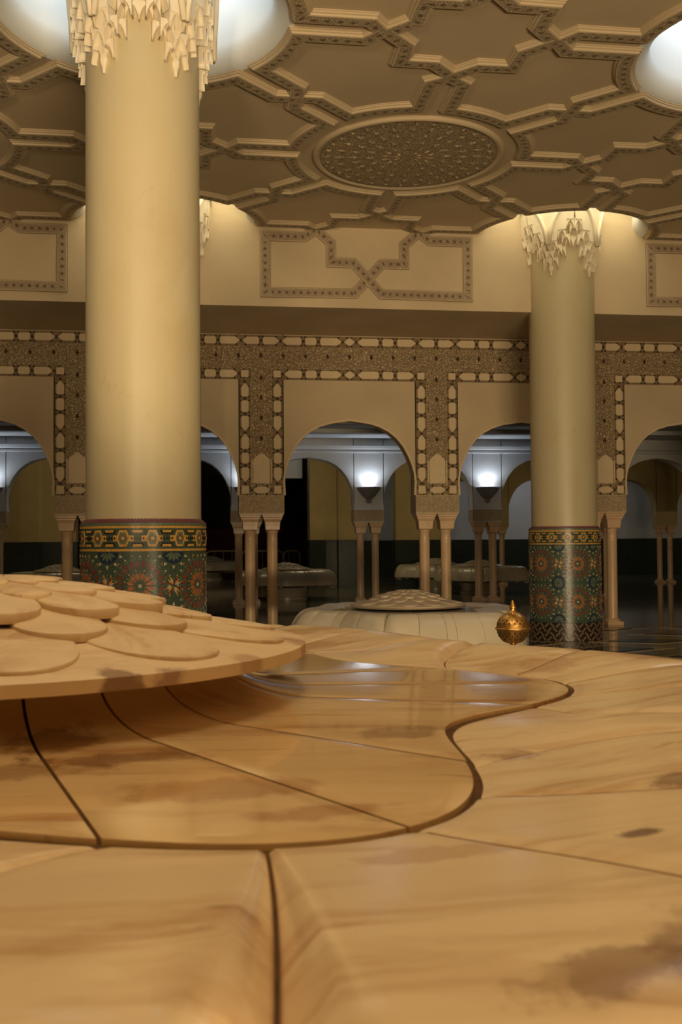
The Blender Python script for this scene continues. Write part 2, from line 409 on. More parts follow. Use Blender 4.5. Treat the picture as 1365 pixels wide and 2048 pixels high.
for i in range(-2, 3):
    for j in (-1, 0):
        c = (XL+(i+.5)*S, YL+(j+.5)*S, ZC)
        put('medallion_rim', mrim, ceil, c); put('medallion_disc', mdis, ceil, c); o = put('leaf_work', mleaf, ceil, c); o['kind'] = 'stuff'

# ---- upper wall over the arcade, with ribbon panels
uw = struct(MB().build('wall_upper', None)); m = MB(); m.box(-16, 20, DU, DW+.5, ZSOF, ZC+WH+.1); uw.data = m.mesh('wall_upper', 'stucco')
loop = [(0, 5.335), (.20, 5.10), (1.51, 5.09), (1.51, 5.912), (.935, 5.912), (.765, 6.03), (.545, 5.84), (.545, 5.55), (.21, 5.55)]
WP = [(.068, 0), (.068, .012), (.062, .014), (-.062, .014), (-.068, .012), (-.068, 0)]
wl = [(.076, 0), (.076, .004), (.064, .004), (.064, 0)]
for k in (-2, -1, 0, 1, 2):
    cx = 2.43+k*S
    pts = [(cx-a, z) for a, z in loop[1:]]+[(cx+a, z) for a, z in loop[1:]]
    sweep(pts, WP, lambda x, y, h: (x, DU-h-(.004 if (x-cx)*(y-5.33) < 0 else 0), y), True).build('ribbon', 'wallstrap', uw)
    for o in (1, -1):
        sweep(pts, [(o*a, h) for a, h in wl], lambda x, y, h: (x, DU-h-.0005, y), True).build('incised_line', 'line', uw)

# ---- arcade wall builder
ARCH = [(1.105, 2.235), (1.118, 2.45), (1.105, 2.60), (1.065, 2.75), (1.0, 2.91), (.922, 3.055), (.81, 3.195), (.672, 3.31), (.51, 3.395), (.338, 3.447), (.16, 3.475), (0, 3.497)]
def arch_pts(cx):
    return [(cx-a, z) for a, z in ARCH]+[(cx+a, z) for a, z in ARCH[-2::-1]]
def arcade(name, y0, y1, ztop, mat, ks, solid=()):
    """wall standing on piers; k-th bay opens between pier k and pier k+1"""
    m = MB()
    for k in ks:
        pc = PC+k*B
        m.box(pc-.37, pc+.37, y0, y1, 1.93, 2.235)
        for yy in (y0, y1): m.add([(pc-.37, yy, 2.235), (pc+.37, yy, 2.235), (pc+.37, yy, ztop), (pc-.37, yy, ztop)], [(0, 1, 2, 3)])
        if k == ks[-1]: continue
        A = arch_pts(pc+B/2); n = len(A)
        A = [(pc+.367, 2.235)]+A+[(pc+B-.367, 2.235)]; n = len(A)
        for yy in (y0, y1):
            m.add([(x, yy, z) for x, z in A]+[(x, yy, ztop) for x, z in A], [(i, i+1, n+i+1, n+i) for i in range(n-1)])
        m.add([(x, y0, z) for x, z in A]+[(x, y1, z) for x, z in A], [(i, i+1, n+i+1, n+i) for i in range(n-1)])
    x0, x1 = PC+ks[0]*B-.37, PC+ks[-1]*B+.37
    m.add([(x0, y0, ztop), (x1, y0, ztop), (x1, y1, ztop), (x0, y1, ztop)], [(0, 1, 2, 3)])
    return struct(m.build(name, mat))
KS = list(range(-4, 5))
aw = arcade('wall_arcade', DW, DW+.42, ZSOF, 'stucco', KS)
# arch lips
m = MB()
for k in KS[:-1]:
    A = arch_pts(PC+k*B+B/2)
    lm_ = sweep(A, [(.0, 0), (.0, .014), (-.03, .014), (-.034, 0)], lambda x, y, h: (x, DW-h, y)); lm_.build('arch_lip', 'plaque', aw)

# frieze and pier ornament
def pl(pts, th, name='plaque', mat='plaque', y=DW-.012):
    m = MB(); m.prism(pts, lambda a, b: (a, y, b), lambda a, b: (a, y-th, b)); return m.mesh(name, mat)
def plq(w0, kind0, kind1, hgt):
    """plaque from 0 to w0; an end is pointed (p), blunt (f) or square (s)"""
    h = hgt/2; c = .05; L, Rr = [], []
    L = {'p': [(.035+.055, -h), (.02, 0), (.035+.055, h)], 'f': [(.045, -h), (.03, -h+.03), (.03, h-.03), (.045, h)], 's': [(.018, -h), (.018, h)]}[kind0]
    Rr = {'p': [(w0-.09, h), (w0-.02, 0), (w0-.09, -h)], 'f': [(w0-.045, h), (w0-.03, h-.03), (w0-.03, -h+.03), (w0-.045, -h)], 's': [(w0-.018, h), (w0-.018, -h)]}[kind1]
    return [(x, y) for x, y in L]+Rr
cache = {}
def plaque_h(x, z, w0, a, b, h=.125):
    key = ('h', round(w0, 3), a, b, h)
    if key not in cache:
        m = MB(); m.prism(plq(w0, a, b, h), lambda a, b: (a, 0, b), lambda a, b: (a*.985+w0*.0075, -.016, b*.95)); cache[key] = m.mesh('plaque', 'plaque')
    put('plaque', cache[key], aw, (x, DW-.010, z))
def plaque_v(x, z, w0, a, b, h=.125):
    key = ('v', round(w0, 3), a, b, h)
    if key not in cache:
        m = MB(); m.prism([(-q, p) for p, q in plq(w0, a, b, h)], lambda a, b: (a, 0, b), lambda a, b: (a*.95, -.016, b*.985+w0*.0075)); cache[key] = m.mesh('plaque', 'plaque')
    put('plaque', cache[key], aw, (x, DW-.010, z))
KN = {}
def knot(x, z, kind, vert):
    for du, dv in ([(0, 0)]+([(s1*.032, s2*.068) for s1 in (-1, 1) for s2 in (-1, 1)] if kind == 'f' else [(s1*.075, s2*.068) for s1 in (-1, 1) for s2 in (-1, 1)])):
        if vert: du, dv = dv, du
        r = .021 if (du or dv) else .03
        kn.prism([(x+du-r, z+dv), (x+du, z+dv-r), (x+du+r, z+dv), (x+du, z+dv+r)], lambda a, b: (a, DW-.008, b), lambda a, b: (a, DW-.022, b))
kn = MB()
# recessed grounds and carved fields
bd = MB(); cv = MB(); bx0, bx1 = PC-4*B, PC+4*B
bd.box(bx0, bx1, DW-.010, DW, 4.685, 4.87); cv.box(bx0, bx1, DW-.014, DW, 4.31, 4.685)
TOP = [(-.325, 'p'), (0, 'f'), (.325, 'p'), (.70, 'f'), (.95, 'f'), (1.36, 'p'), (1.584, 'p'), (1.994, 'f'), (2.244, 'f'), (2.619, 'p')]
LOW = [(.36, 'p'), (.705, 'f'), (.95, 'f'), (1.36, 'p'), (1.584, 'p'), (1.994, 'f'), (2.239, 'f'), (2.584, 'p')]
VER = [(4.10, 'p'), (3.82, 'f'), (3.567, 'f'), (3.264, 'p'), (2.96, 'f'), (2.723, 'f'), (2.428, 'p')]
dm = MB(); dm.prism([(-.03, 0), (0, -.05), (.03, 0), (0, .05)], lambda a, b: (a, 0, b), lambda a, b: (a*.5, -.014, b*.5)); dmesh = dm.mesh('diamond', 'knot')
VIEW = range(-2, 4)
for k in VIEW:
    p0 = PC+k*B
    for (a, ka), (b, kb) in zip(TOP, TOP[1:]): plaque_h(p0+a, 4.778, b-a, ka, kb)
    for a, ka in TOP[1:]: knot(p0+a, 4.778, ka, False)
    for (a, ka), (b, kb) in zip(LOW, LOW[1:]): plaque_h(p0+a, 4.23, b-a, ka, kb)
    for a, ka in LOW: knot(p0+a, 4.23, ka, False)
    bd.box(p0+.18, p0+B-.18, DW-.010, DW, 4.138, 4.312)
    for j in range(8): put('diamond', dmesh, aw, (p0+j*B/8, DW-.014, 4.53))
    cv.box(p0-.18, p0+.18, DW-.014, DW, 2.235, 4.31)
    for z in (4.17, 3.842, 3.505, 3.167): put('diamond', dmesh, aw, (p0, DW-.014, z))
    for sg in (-1, 1):
        x = p0+sg*.265
        bd.box(x-.09, x+.09, DW-.0105, DW, 2.235, 4.14)
        for (a, ka), (b, kb) in zip(VER, VER[1:]): plaque_v(x, b, a-b, kb, ka)
        for a, ka in VER: knot(x, a, ka, True)
        plaque_v(x, 4.155, .15, 's', 's'); plaque_v(x, 2.24, .17, 's', 's')
    plaque_h(p0-.16, 2.32, .32, 'p', 'p', .11); knot(p0-.16, 2.32, 'p', False); knot(p0+.16, 2.32, 'p', False)
    nz = [(-.135, 2.43), (.135, 2.43), (.135, 2.80), (.12, 2.84), (.06, 2.89), (0, 2.93), (-.06, 2.89), (-.12, 2.84), (-.135, 2.80)]
    o = put('niche_panel', pl([(p0+a, b) for a, b in nz], .014), aw)
    for sg in (-1, 1):
        m = MB(); m.box(p0+sg*.158-.009, p0+sg*.158+.009, DW-.03, DW-.01, 2.43, 2.82); m.build('niche_column', 'plaque', aw)
    m = MB(); m.box(p0-.372, p0+.372, DW-.012, DW+.43, 1.95, 2.225); m.build('carved_block', 'carved2', aw)
bd.build('band_ground', 'band', aw); cv.build('carved_field', 'carved', aw); o = kn.build('knots', 'knot', aw); o['kind'] = 'stuff'

# ---- paired marble columns under every pier
def capital(m, x, y):
    # square bell: necking, flare, abacus
    for (h0, z0), (h1, z1) in zip([(.092, 1.66), (.115, 1.675), (.118, 1.73), (.125, 1.80), (.150, 1.845), (.150, 1.865), (.165, 1.88), (.165, 1.905), (.18, 1.915)],
                                  [(.115, 1.675), (.118, 1.73), (.125, 1.80), (.150, 1.845), (.150, 1.865), (.165, 1.88), (.165, 1.905), (.18, 1.915), (.18, 1.93)]):
        vs = [(x+sx*h, y+sy*h, z) for h, z in ((h0, z0), (h1, z1)) for sx, sy in ((-1, -1), (1, -1), (1, 1), (-1, 1))]
        m.add(vs, [(0, 1, 5, 4), (1, 2, 6, 5), (2, 3, 7, 6), (3, 0, 4, 7)])
SH = [(.092, .10), (.088, .14), (.088, 1.44), (.093, 1.455), (.088, 1.47), (.088, 1.62), (.10, 1.635), (.10, 1.65), (.088, 1.66)]
ms = MB(); ms.lathe(SH, 20); mshaft = ms.mesh('shaft', 'pierstone', True)
mc = MB(); capital(mc, 0, 0); mcap = mc.mesh('capital', 'pierstone')
mb = MB(); mb.box(-.14, .14, -.14, .14, 0, .06); mb.lathe([(.13, .06), (.135, .075), (.125, .095), (.10, .10), (.092, .115)], 20); mbase = mb.mesh('base', 'pierstone')
NAMES = {-2: 'far beyond the carved pier at the image edge', -1: 'mostly hidden behind the thick yellow column', 0: 'just beside the thick yellow column', 1: 'behind the marble fountain dome',
         2: 'just beside the slimmer far yellow column', 3: 'outside the last arch'}
def pair(x, y, label, group):
    t = thing('paired_columns', label, 'columns', (x, y, 0), group)
    for sg in (-1, 1):
        for nm, me in (('shaft', mshaft), ('capital', mcap), ('base', mbase)): put(nm, me, t, (sg*.184, 0, 0))
    return t
for k in range(-2, 4):
    t = pair(PC+k*B, DW+.2, 'paired marble columns under the ornate near arcade, '+NAMES[k], 'paired columns of the near arcade')

# ---- dim aisle and second arcade with uplighters
Y2 = 24.5; X2 = .08
a2 = arcade('wall_aisle', Y2, Y2+.42, 3.95, 'grey', KS)
a2.location.x = X2
ac = MB(); ac.box(-16, 20, DW+.42, Y2+.1, 3.95, 4.1)
for y in (18.8, 20.6, 22.4): ac.box(-16, 20, y, y+.25, 3.86, 3.95)
struct(ac.build('ceiling_aisle', 'grey'))
cn = sweep([(-16, 0), (20, 0)], [(0, 3.62), (.05, 3.62), (.06, 3.66), (.03, 3.68), (.09, 3.72), (.12, 3.76), (0, 3.76)], lambda x, y, h: (x, Y2-.0+y*0, h))
m = MB(); cp = [(0, 3.60), (.05, 3.61), (.055, 3.65), (.03, 3.665), (.09, 3.70), (.12, 3.76), (.12, 3.78), (0, 3.78)]
m.grid([[(x, Y2-a, z) for a, z in cp] for x in (-16, 20)]); struct(m.build('trim_1', 'grey'))
for k in range(-3, 5):
    x = PC+k*B+X2
    m = MB(); m.box(x-.372, x+.372, Y2-.012, Y2+.43, 1.95, 2.225); m.build('carved_block', carved2g if 0 else 'carved2', None).parent = a2
    a2.children[-1].location.x = -X2
LAB2 = {-2: 'beyond the arch at the left image edge', -1: 'seen in the gap beside the thick yellow column', 0: 'hidden by the near paired columns', 1: 'in the middle of the central arch', 2: 'through the arch touching the slim yellow column',
        3: 'in the dark arch at the right edge', -3: 'farthest toward the left'}
for k in range(-3, 4):
    pair(PC+k*B+X2, Y2+.2, 'dim paired columns of the far arcade '+LAB2[k], 'paired columns of the far arcade')
def sconce(x, label, power):
    t = thing('wall_sconce', label, 'wall lamp', (x, Y2, 2.62), 'uplighters of the far arcade')
    m = MB(); m.lathe([(0, -.16), (.06, -.15), (.16, -.06), (.25, .06), (.29, .12), (.30, .15), (.27, .15), (.23, .06), (.02, .0)], 24, PI, 2*PI); m.build('bowl', 'sconce', t, True)
    m = MB(); m.lathe([(0, -.24), (.05, -.22), (.09, -.19), (.05, -.16), (.06, -.14)], 16, PI, 2*PI); m.build('finial', 'sconce', t, True)
    m = MB(); m.lathe([(0, .02), (.05, .04), (.06, .08), (.04, .12), (0, .13)], 12, c=(0, -.12, 0)); m.build('bulb', 'bulb', t, True)
    d = bpy.data.lights.new('uplight', 'SPOT'); d.energy = power; d.color = (.78, .88, 1.0); d.spot_size = 2.7; d.spot_blend = .6; d.shadow_soft_size = .12
    o = bpy.data.objects.new('uplight', d); col.objects.link(o); o.parent = t; o.location = (0, -.17, .16); o.rotation_euler = (PI, 0, 0)
LAB3 = {-2: 'lit bowl uplighter in the arch at the left image edge', -1: 'lit bowl uplighter in the slit of arch beside the thick column', 0: 'lit bowl uplighter behind the near paired columns', 1: 'lit bowl uplighter in the middle of the central arch', 2: 'lit bowl uplighter in the arch beside the slim column'}
for k in (-2, -1, 0, 1, 2): sconce(PC+k*B+X2, LAB3[k], 26)

# ---- hall beyond the far arcade
def wallbox(name, x0, x1, y0, y1, z0, z1, mat): m = MB(); m.box(x0, x1, y0, y1, z0, z1); return struct(m.build(name, mat))
struct(wallbox('ceiling_far', -16, 24, Y2+.42, 58, 5.2, 5.35, 'stucco'))
Y3 = 33.0
# olive piers with tiled dado, a dark hall between them
def olive_pier(x0, x1, y, label):
    t = thing('wall_pier', label, 'pier', ((x0+x1)/2, y, 0)); hw = (x1-x0)/2
    m = MB(); pts = [(-hw, .6), (-hw, 0), (-hw*.35, -.12), (hw*.1, -.12), (hw*.18, -.02), (hw, -.02), (hw, .6)]
    m.prism(pts, lambda a, b: (a, b, 1.5), lambda a, b: (a, b, 5.2)); m.build('plaster', 'olive', t)
    m = MB(); m.prism([(a*1.03, b*1.05-.02) for a, b in pts], lambda a, b: (a, b, 0), lambda a, b: (a, b, 1.52)); m.build('tile_dado', 'dado', t)
    return t
olive_pier(3.55, 5.15, 34.0, 'olive plastered pier with dark tile dado seen through the central arch')
olive_pier(-6.4, -3.9, 33.0, 'broad olive plastered pier beyond the arch at the left image edge')
fw3 = arcade('wall_far', Y3, Y3+.4, 5.2, 'olive', list(range(2, 8))); fw3.location.x = -.1
m = MB(); m.box(PC+2*B-.5, PC+2*B+1.2, Y3-.05, Y3+.45, 0, 5.2); m.build('blind_bay', 'olive', None).parent = fw3
m = MB(); m.box(PC+2*B-.53, PC+2*B+1.23, Y3-.08, Y3+.46, 0, 1.5); m.build('tile_dado', 'dado', fw3)
for k in range(3, 7): pair(PC+k*B-.1, Y3+.2, 'faint paired columns at the very back, number %d' % k if 0 else 'faint paired columns deep in the hall behind the far arcade', 'paired columns deep in the hall')
struct(wallbox('wall_back', 4.2, 24, 41, 41.3, 1.5, 5.2, 'grey')); struct(wallbox('baseboard_back', 4.2, 24, 40.95, 41.3, 0, 1.5, 'dado'))
struct(wallbox('wall_end', -16, 24, 57, 57.3, 0, 5.2, 'dark'))
struct(wallbox('wall_hoarding', -8, 6, 52, 52.2, 0, 2.15, 'maroon'))
struct(wallbox('wall_left', -16.3, -16, -9, 58, 0, 7, 'stucco')); struct(wallbox('wall_right', 20, 20.3, -9, 58, 0, 7, 'stucco')); struct(wallbox('wall_near', -16, 20, -9.3, -9, 0, 7, 'stucco'))
struct(wallbox('wall_lintel', 2.2, 3.5, 36, 36.3, 3.7, 5.2, 'grey'))
def pt_light(name, loc, power, color, r=.3):
    d = bpy.data.lights.new(name, 'POINT'); d.energy = power; d.color = color; d.shadow_soft_size = r
    o = bpy.data.objects.new(name, d); col.objects.link(o); o.location = loc; return o
pt_light('far_hall_fill', (4.0, 28.5, 4.6), 95, (1, .85, .55)); pt_light('far_hall_fill', (-3.5, 28.5, 4.6), 70, (1, .85, .55))  # unseen point lights added so the walls beyond the far arcade show
pt_light('far_hall_fill', (13, 38, 4.3), 60, (.85, .92, 1.0)); pt_light('far_hall_fill', (3.0, 34.8, 4.7), 4, (.85, .95, 1.0))
# slit window far away
m = MB(); m.prism([(-.16, 0), (.16, 0), (.15, .7), (.07, 1.05), (0, 1.35), (-.07, 1.05), (-.15, .7)], lambda a, b: (a+3.62, 51.9, b+2.25), lambda a, b: (a+3.62, 51.86, b+2.25))
struct(m.build('window_1', emis('slit_daylight', (.9, .95, 1), .55)), 'narrow pointed slit window glowing white in the dark hall')

# ================================================================== COLUMNS
RC, RM = .485, .528
ZM = CZ+.174                                # top of the mosaic
AF = -PI/2                                  # the face toward the viewer's side
cellm = None
def niche_mesh():
    """one stalactite cell: a hollow half-cup under a pointed arch, its two corners hanging as points"""
    m = MB(); W, Hh, D = .059, .165, .066; n = 12
    ts = [-1+2*k/n for k in range(n+1)]
    arc = [(W*t, Hh*.80*(1-abs(t)**1.5)**.75) for t in ts]
    rim = [(x, -D-.012, z-.004) for x, z in arc]; low = [(x*.86, -D-.012, z*1.02+.018) for x, z in arc]
    fr = [(x, -D, z+.016) for x, z in arc]; top = [(x, -D-.004, Hh) for x, z in arc]
    mid = [(x*.86, -D*.45, z*.85-.002) for x, z in arc]; back = [(x*.6, .03, z*.45) for x, z in arc]
    lip = [(x, -D, z-.004) for x, z in arc]
    for r0, r1 in ((top, fr), (fr, lip), (lip, mid), (mid, back)): m.grid([r0, r1])
    # arch moulding standing a little proud
    out = [(x*1.0, -D-.012, z+.014) for x, z in arc]
    m.grid([fr, out]); m.grid([out, rim]); m.grid([rim, lip])
    m.add([(-W, -D, .016), (-W, .03, .0), (-W, .03, Hh), (-W, -D, Hh)], [(0, 1, 2, 3)])
    m.add([(W, -D, .016), (W, .03, .0), (W, .03, Hh), (W, -D, Hh)], [(3, 2, 1, 0)])
    m.add([(-W, -D, Hh), (W, -D, Hh), (W, .03, Hh), (-W, .03, Hh)], [(0, 1, 2, 3)])
    return m.mesh('muqarnas_cell', 'cap')
dp = MB(); dp.lathe([(.0, -.12), (.014, -.115), (.018, -.07), (.036, -.03), (.04, .0), (.03, .03)], 8); DROP = dp.mesh('pendant', 'cap')
CELL = niche_mesh()
def zstep(d):                                # height of a cell foot, d = degrees from the pendant
    return CZ+3.97+.46*min(d, 36)/36
def build_capital(t, cx, cy, a_lo, a_hi):
    for n in range(5):
        pend = AF+PI/5+n*PI*.4
        for tier, offs in ((0, (-30, -18, -6, 6, 18, 30)), (1, (-24, -12, 0, 12, 24, 36)), (2, (-30, -18, -6, 6, 18, 30))):
            for d in offs:
                a = pend+math.radians(d); r = RC-.03+.036*tier
                put('muqarnas_cell', CELL, t, (cx+r*math.cos(a), cy+r*math.sin(a), zstep(max(0, abs(d)-6))+.125*tier-(.03 if tier == 1 else 0)), a+PI/2)
        put('pendant', DROP, t, (cx+(RC+.012)*math.cos(pend), cy+(RC+.012)*math.sin(pend), zstep(0)+.02))
    # bell above the cells, its foot follows the same zigzag
    m = MB(); rows = []
    NA = 200
    def foot(k):
        d = abs(((math.degrees(2*PI*k/NA)-36) % 72)); d = min(d, 72-d); return zstep(max(0, math.floor(d/12)*12))+.405
    prof = [(RC-.02, -.03, 1), (RC+.112, -.03, 1), (RC+.128, -.015, 1), (RC+.13, .03, 1)]
    for r, dz, _ in prof: rows.append([(cx+r*math.cos(AF+2*PI*k/NA), cy+r*math.sin(AF+2*PI*k/NA), foot(k)+dz) for k in range(NA)])
    for r, z in ((RC+.155, CZ+4.90), (RC+.165, CZ+5.05), (RC+.17, ZC+WH)):
        rows.append([(cx+r*math.cos(AF+2*PI*k/NA), cy+r*math.sin(AF+2*PI*k/NA), z) for k in range(NA)])
    m.grid(rows, True); m.build('bell', 'cap', t, sharp=40)
    for n in range(5):
        pk = AF+n*PI*.4
        pts = []
        for k in range(-10, 11):
            d = abs(k)/10; z = CZ+4.30+.62*(1-d**2.2)**.62 if d < 1 else CZ+4.30
            r = RC+.155; a = pk+math.radians(35*k/10)
            pts.append((cx+r*math.cos(a), cy+r*math.sin(a), z))
        m = MB(); m.tube(pts, .028, 6); m.build('rib', 'cap', t, True)
# glazed mosaic round a column foot
def mosaic(t, cx, cy, single):
    def wrap(u, v, h): a = AF+u/RM; return (cx+(RM+h)*math.cos(a), cy+(RM+h)*math.sin(a), v)
    bins = {}; cnt = [0]
    def tile(pts, color, lift=.004, one=True):
        u = sum(p[0] for p in pts)/len(pts); v = sum(p[1] for p in pts)/len(pts)
        f0 = lambda a, b: wrap(a, b, -.002); f1 = lambda a, b: wrap(a, b, lift)
        if single and one and abs(u/RM) < 1.25 and v > 1.0 and cnt[0] < 290:
            m = MB(); m.prism(pts, f0, f1); m.build('tile', 't_'+color, t); cnt[0] += 1
        else:
            bins.setdefault(color, MB()).prism(pts, f0, f1)
    def rot(pts, a, u, v): c, s = math.cos(a), math.sin(a); return [(u+x*c-y*s, v+x*s+y*c) for x, y in pts]
    P = .0041
    zy = lambda y: CZ-(y-1089)*P
    per = 2*PI*RM
    # body
    m = MB(); m.lathe([(RM, 0), (RM, zy(1050)), (RC+.003, ZM+.02)], 72, c=(cx, cy, 0)); m.build('mosaic_ground', 't_teal', t, sharp=30)
    def ring(y0, y1, color, n=72, lift=.005):
        z0, z1 = zy(y1), zy(y0); m = MB(); m.lathe([(RM-.01, z0), (RM+lift, z0), (RM+lift, z1), (RM-.01, z1)], n, c=(cx, cy, 0)); m.build('tile_band', 't_'+color, t, sharp=30)
    ring(1055, 1060, 'ochre'); ring(1101, 1105.5, 'ochre'); ring(1049.5, 1054, 'green')
    # sloping row of narrow purple tiles
    pm = MB(); nt_ = 120
    for k in range(nt_):
        a0, a1 = 2*PI*(k+.06)/nt_, 2*PI*(k+.94)/nt_
        pm.add([(cx+r*math.cos(a), cy+r*math.sin(a), z) for r, z in ((RM+.003, zy(1050)+.004), (RC+.008, ZM+.024)) for a in (a0, a1)], [(0, 1, 3, 2)])
    o = pm.build('purple_tiles', 't_purple', t); o['kind'] = 'stuff'
    # hexagon band
    zc = zy(1080); nh = 14; du = per/nh; H, Wd = .066, .056
    for k in range(nh):
        u = ((k+.42)*du+per/2) % per-per/2
        hexo = [(-Wd, 0), (-Wd*.55, H), (Wd*.55, H), (Wd, 0), (Wd*.55, -H), (-Wd*.55, -H)]
        hexi = [(x*.72, y*.74) for x, y in hexo]
        tile([(u+x, zc+y) for x, y in hexo], 'ochre', .004); tile([(u+x, zc+y) for x, y in hexi], 'green', .006)
        for q in range(6):
            tile(rot([(.016, 0), (.024, .008), (.034, 0), (.024, -.008)], q*PI/3+PI/6, u, zc), 'red', .008, False)
        tile(rot([(.014*math.cos(b*PI/4), .014*math.sin(b*PI/4)) for b in range(8)], 0, u, zc), 'ochre', .009)
        um = u+du/2
        for q in (-2, -1, 0, 1, 2):
            tile([(um+q*.0235-.008, zc), (um+q*.0235, zc-.014), (um+q*.0235+.008, zc), (um+q*.0235, zc+.014)], 'black', .006, False)
        tile([(um-.07, zc-.024), (um+.07, zc-.024), (um+.07, zc+.024), (um-.07, zc+.024)], 'ochre', .0035)
        for sg in (1, -1):
            tile([(um-.058, zc+sg*.066), (um+.058, zc+sg*.066), (um+.042, zc+sg*.034), (um-.042, zc+sg*.034)][::sg], 'black', .004)
            tile([(um-.042, zc+sg*.066), (um+.042, zc+sg*.066), (um+.033, zc+sg*.047), (um-.033, zc+sg*.047)][::sg], 'ochre', .006)
    # rosette lattice: two rows of great rosettes, blue ones between
    sp = per/6; rows = [zy(1174), zy(1174)-sp]
    def rosette(u, v):
        tile([(u+.02*math.cos(b*PI/6)*(1 if b % 2 else .6), v+.02*math.sin(b*PI/6)*(1 if b % 2 else .6)) for b in range(12)], 'cream')
        for k in range(12):
            a = k*PI/6; tile(rot([(.04, 0), (.085, .018), (.112, 0), (.085, -.018)], a+PI/12, u, v), 'rust')
            tile(rot([(.03, 0), (.10, .008), (.135, 0), (.10, -.008)], a, u, v), 'green')
            tile(rot([(.118, 0), (.126, .008), (.134, 0), (.126, -.008)], a+PI/12, u, v), 'ochre', .005, False)
            tile(rot([(.232, -.012), (.262, 0), (.232, .012)], a+PI/12, u, v), 'ochre', .004, True)
        for k in range(24):
            tile(rot([(.142, 0), (.172, .015), (.205, .010), (.205, -.010), (.172, -.015)], k*PI/12+PI/24, u, v), 'red' if k % 3 else 'purple')
            tile(rot([(.138, 0), (.18, .0045), (.222, 0), (.18, -.0045)], k*PI/12, u, v), 'green', .003, False)
            tile(rot([(.212, -.022), (.222, -.02), (.222, .02), (.212, .022)], k*PI/12, u, v), 'green', .003, False)
            tile(rot([(.232, -.010), (.250, 0), (.232, .010)], k*PI/12, u, v), 'black' if k % 2 else 'cream', .004, False)
    def blue(u, v, zmin, zmax):
        n = 20; pts = [(u+.098*math.cos(b*2*PI/n), min(max(v+.098*math.sin(b*2*PI/n), zmin), zmax)) for b in range(n)]
        tile(pts, 'blue', .003)
        for k in range(12):
            p4 = rot([(.012, 0), (.05, .011), (.088, 0), (.05, -.011)], k*PI/6, u, v)
            if all(zmin <= y <= zmax for x, y in p4): tile(p4, 'green', .006)
        for k in range(10):
            p3 = rot([(.115, -.013), (.145, 0), (.115, .013)], k*PI/5+PI/10, u, v)
            if all(zmin <= y <= zmax for x, y in p3): tile(p3, 'cream', .004, False)
    zlo, zhi = .275, zy(1108)
    for k in range(6):
        u = (k*sp+per/2) % per-per/2
        for v in rows: rosette(u, v)
        for q, v in enumerate((rows[0]+sp/2, rows[0]-sp/2, rows[1]-sp/2)):
            blue(u+sp/2 if u+sp/2 < per/2 else u-sp/2, v, zlo, zhi)
        for v in rows:      # little eight point stars between the rosettes
            for b in range(16):
                tile(rot([(.012, 0), (.045, .009), (.075, 0), (.045, -.009)], b*PI/8, (u+sp/2), v), 'ochre' if b % 4 == 2 else 'green' if b % 2 == 0 else 'cream' if b % 4 == 1 else 'red', .004, False)
                tile(rot([(.082, -.008), (.10, 0), (.082, .008)], b*PI/8, (u+sp/2), v), 'ochre' if b % 2 else 'green', .004, False)
    # basket-pattern plinth
    m = MB(); m.lathe([(RM+.004, 0), (RM+.012, 0), (RM+.012, .268), (RM, .268)], 72, c=(cx, cy, 0)); m.build('plinth', 't_black', t, sharp=30)
    nb = 40
    for k in range(nb):
        for r in range(4):
            u = per*(k+.5*(r % 2))/nb; v = .034+r*.066
            for sgn in ((1,) if (k+r) % 2 else (-1,)):
                b_ = rot([(-.04, -.013), (.04, -.013), (.04, .013), (-.04, .013)], sgn*.8, u, v)
                bins.setdefault('brown', MB()).prism(b_, lambda a, b: wrap(a, b, .01), lambda a, b: wrap(a, b, .016))
    for c_, mm in bins.items():
        o = mm.build('mosaic_tiles_'+c_, 't_'+c_, t); o['kind'] = 'stuff'
def column(i, j, label, single, full=True):
    cx, cy = XL+i*S, YL+j*S
    t = thing('column', label, 'column', (cx, cy, 0), 'round hall columns')
    m = MB(); m.lathe([(RC, ZM+.01), (RC, ZC+.5)], 72); m.build('shaft', 'col', t, True)
    m = MB(); m.lathe([(RC+.001, ZM+.022), (RC+.012, ZM+.02), (RC+.014, ZM+.008)], 72); m.build('collar', 'col', t, True)
    build_capital(t, 0, 0, 0, 0)
    if full: mosaic(t, 0, 0, single)
    else:
        m = MB(); m.lathe([(RM, 0), (RM, ZM-.02), (RC, ZM+.02)], 48); m.build('mosaic_ground', 't_teal', t)
    return t
column(0, 0, 'thick yellow column with mosaic foot rising behind the fountain lid', True)
column(1, 1, 'slimmer-looking yellow column with mosaic foot behind the brass globe', False)
column(0, 1, 'yellow column almost wholly hidden behind the thick front column', False, False)

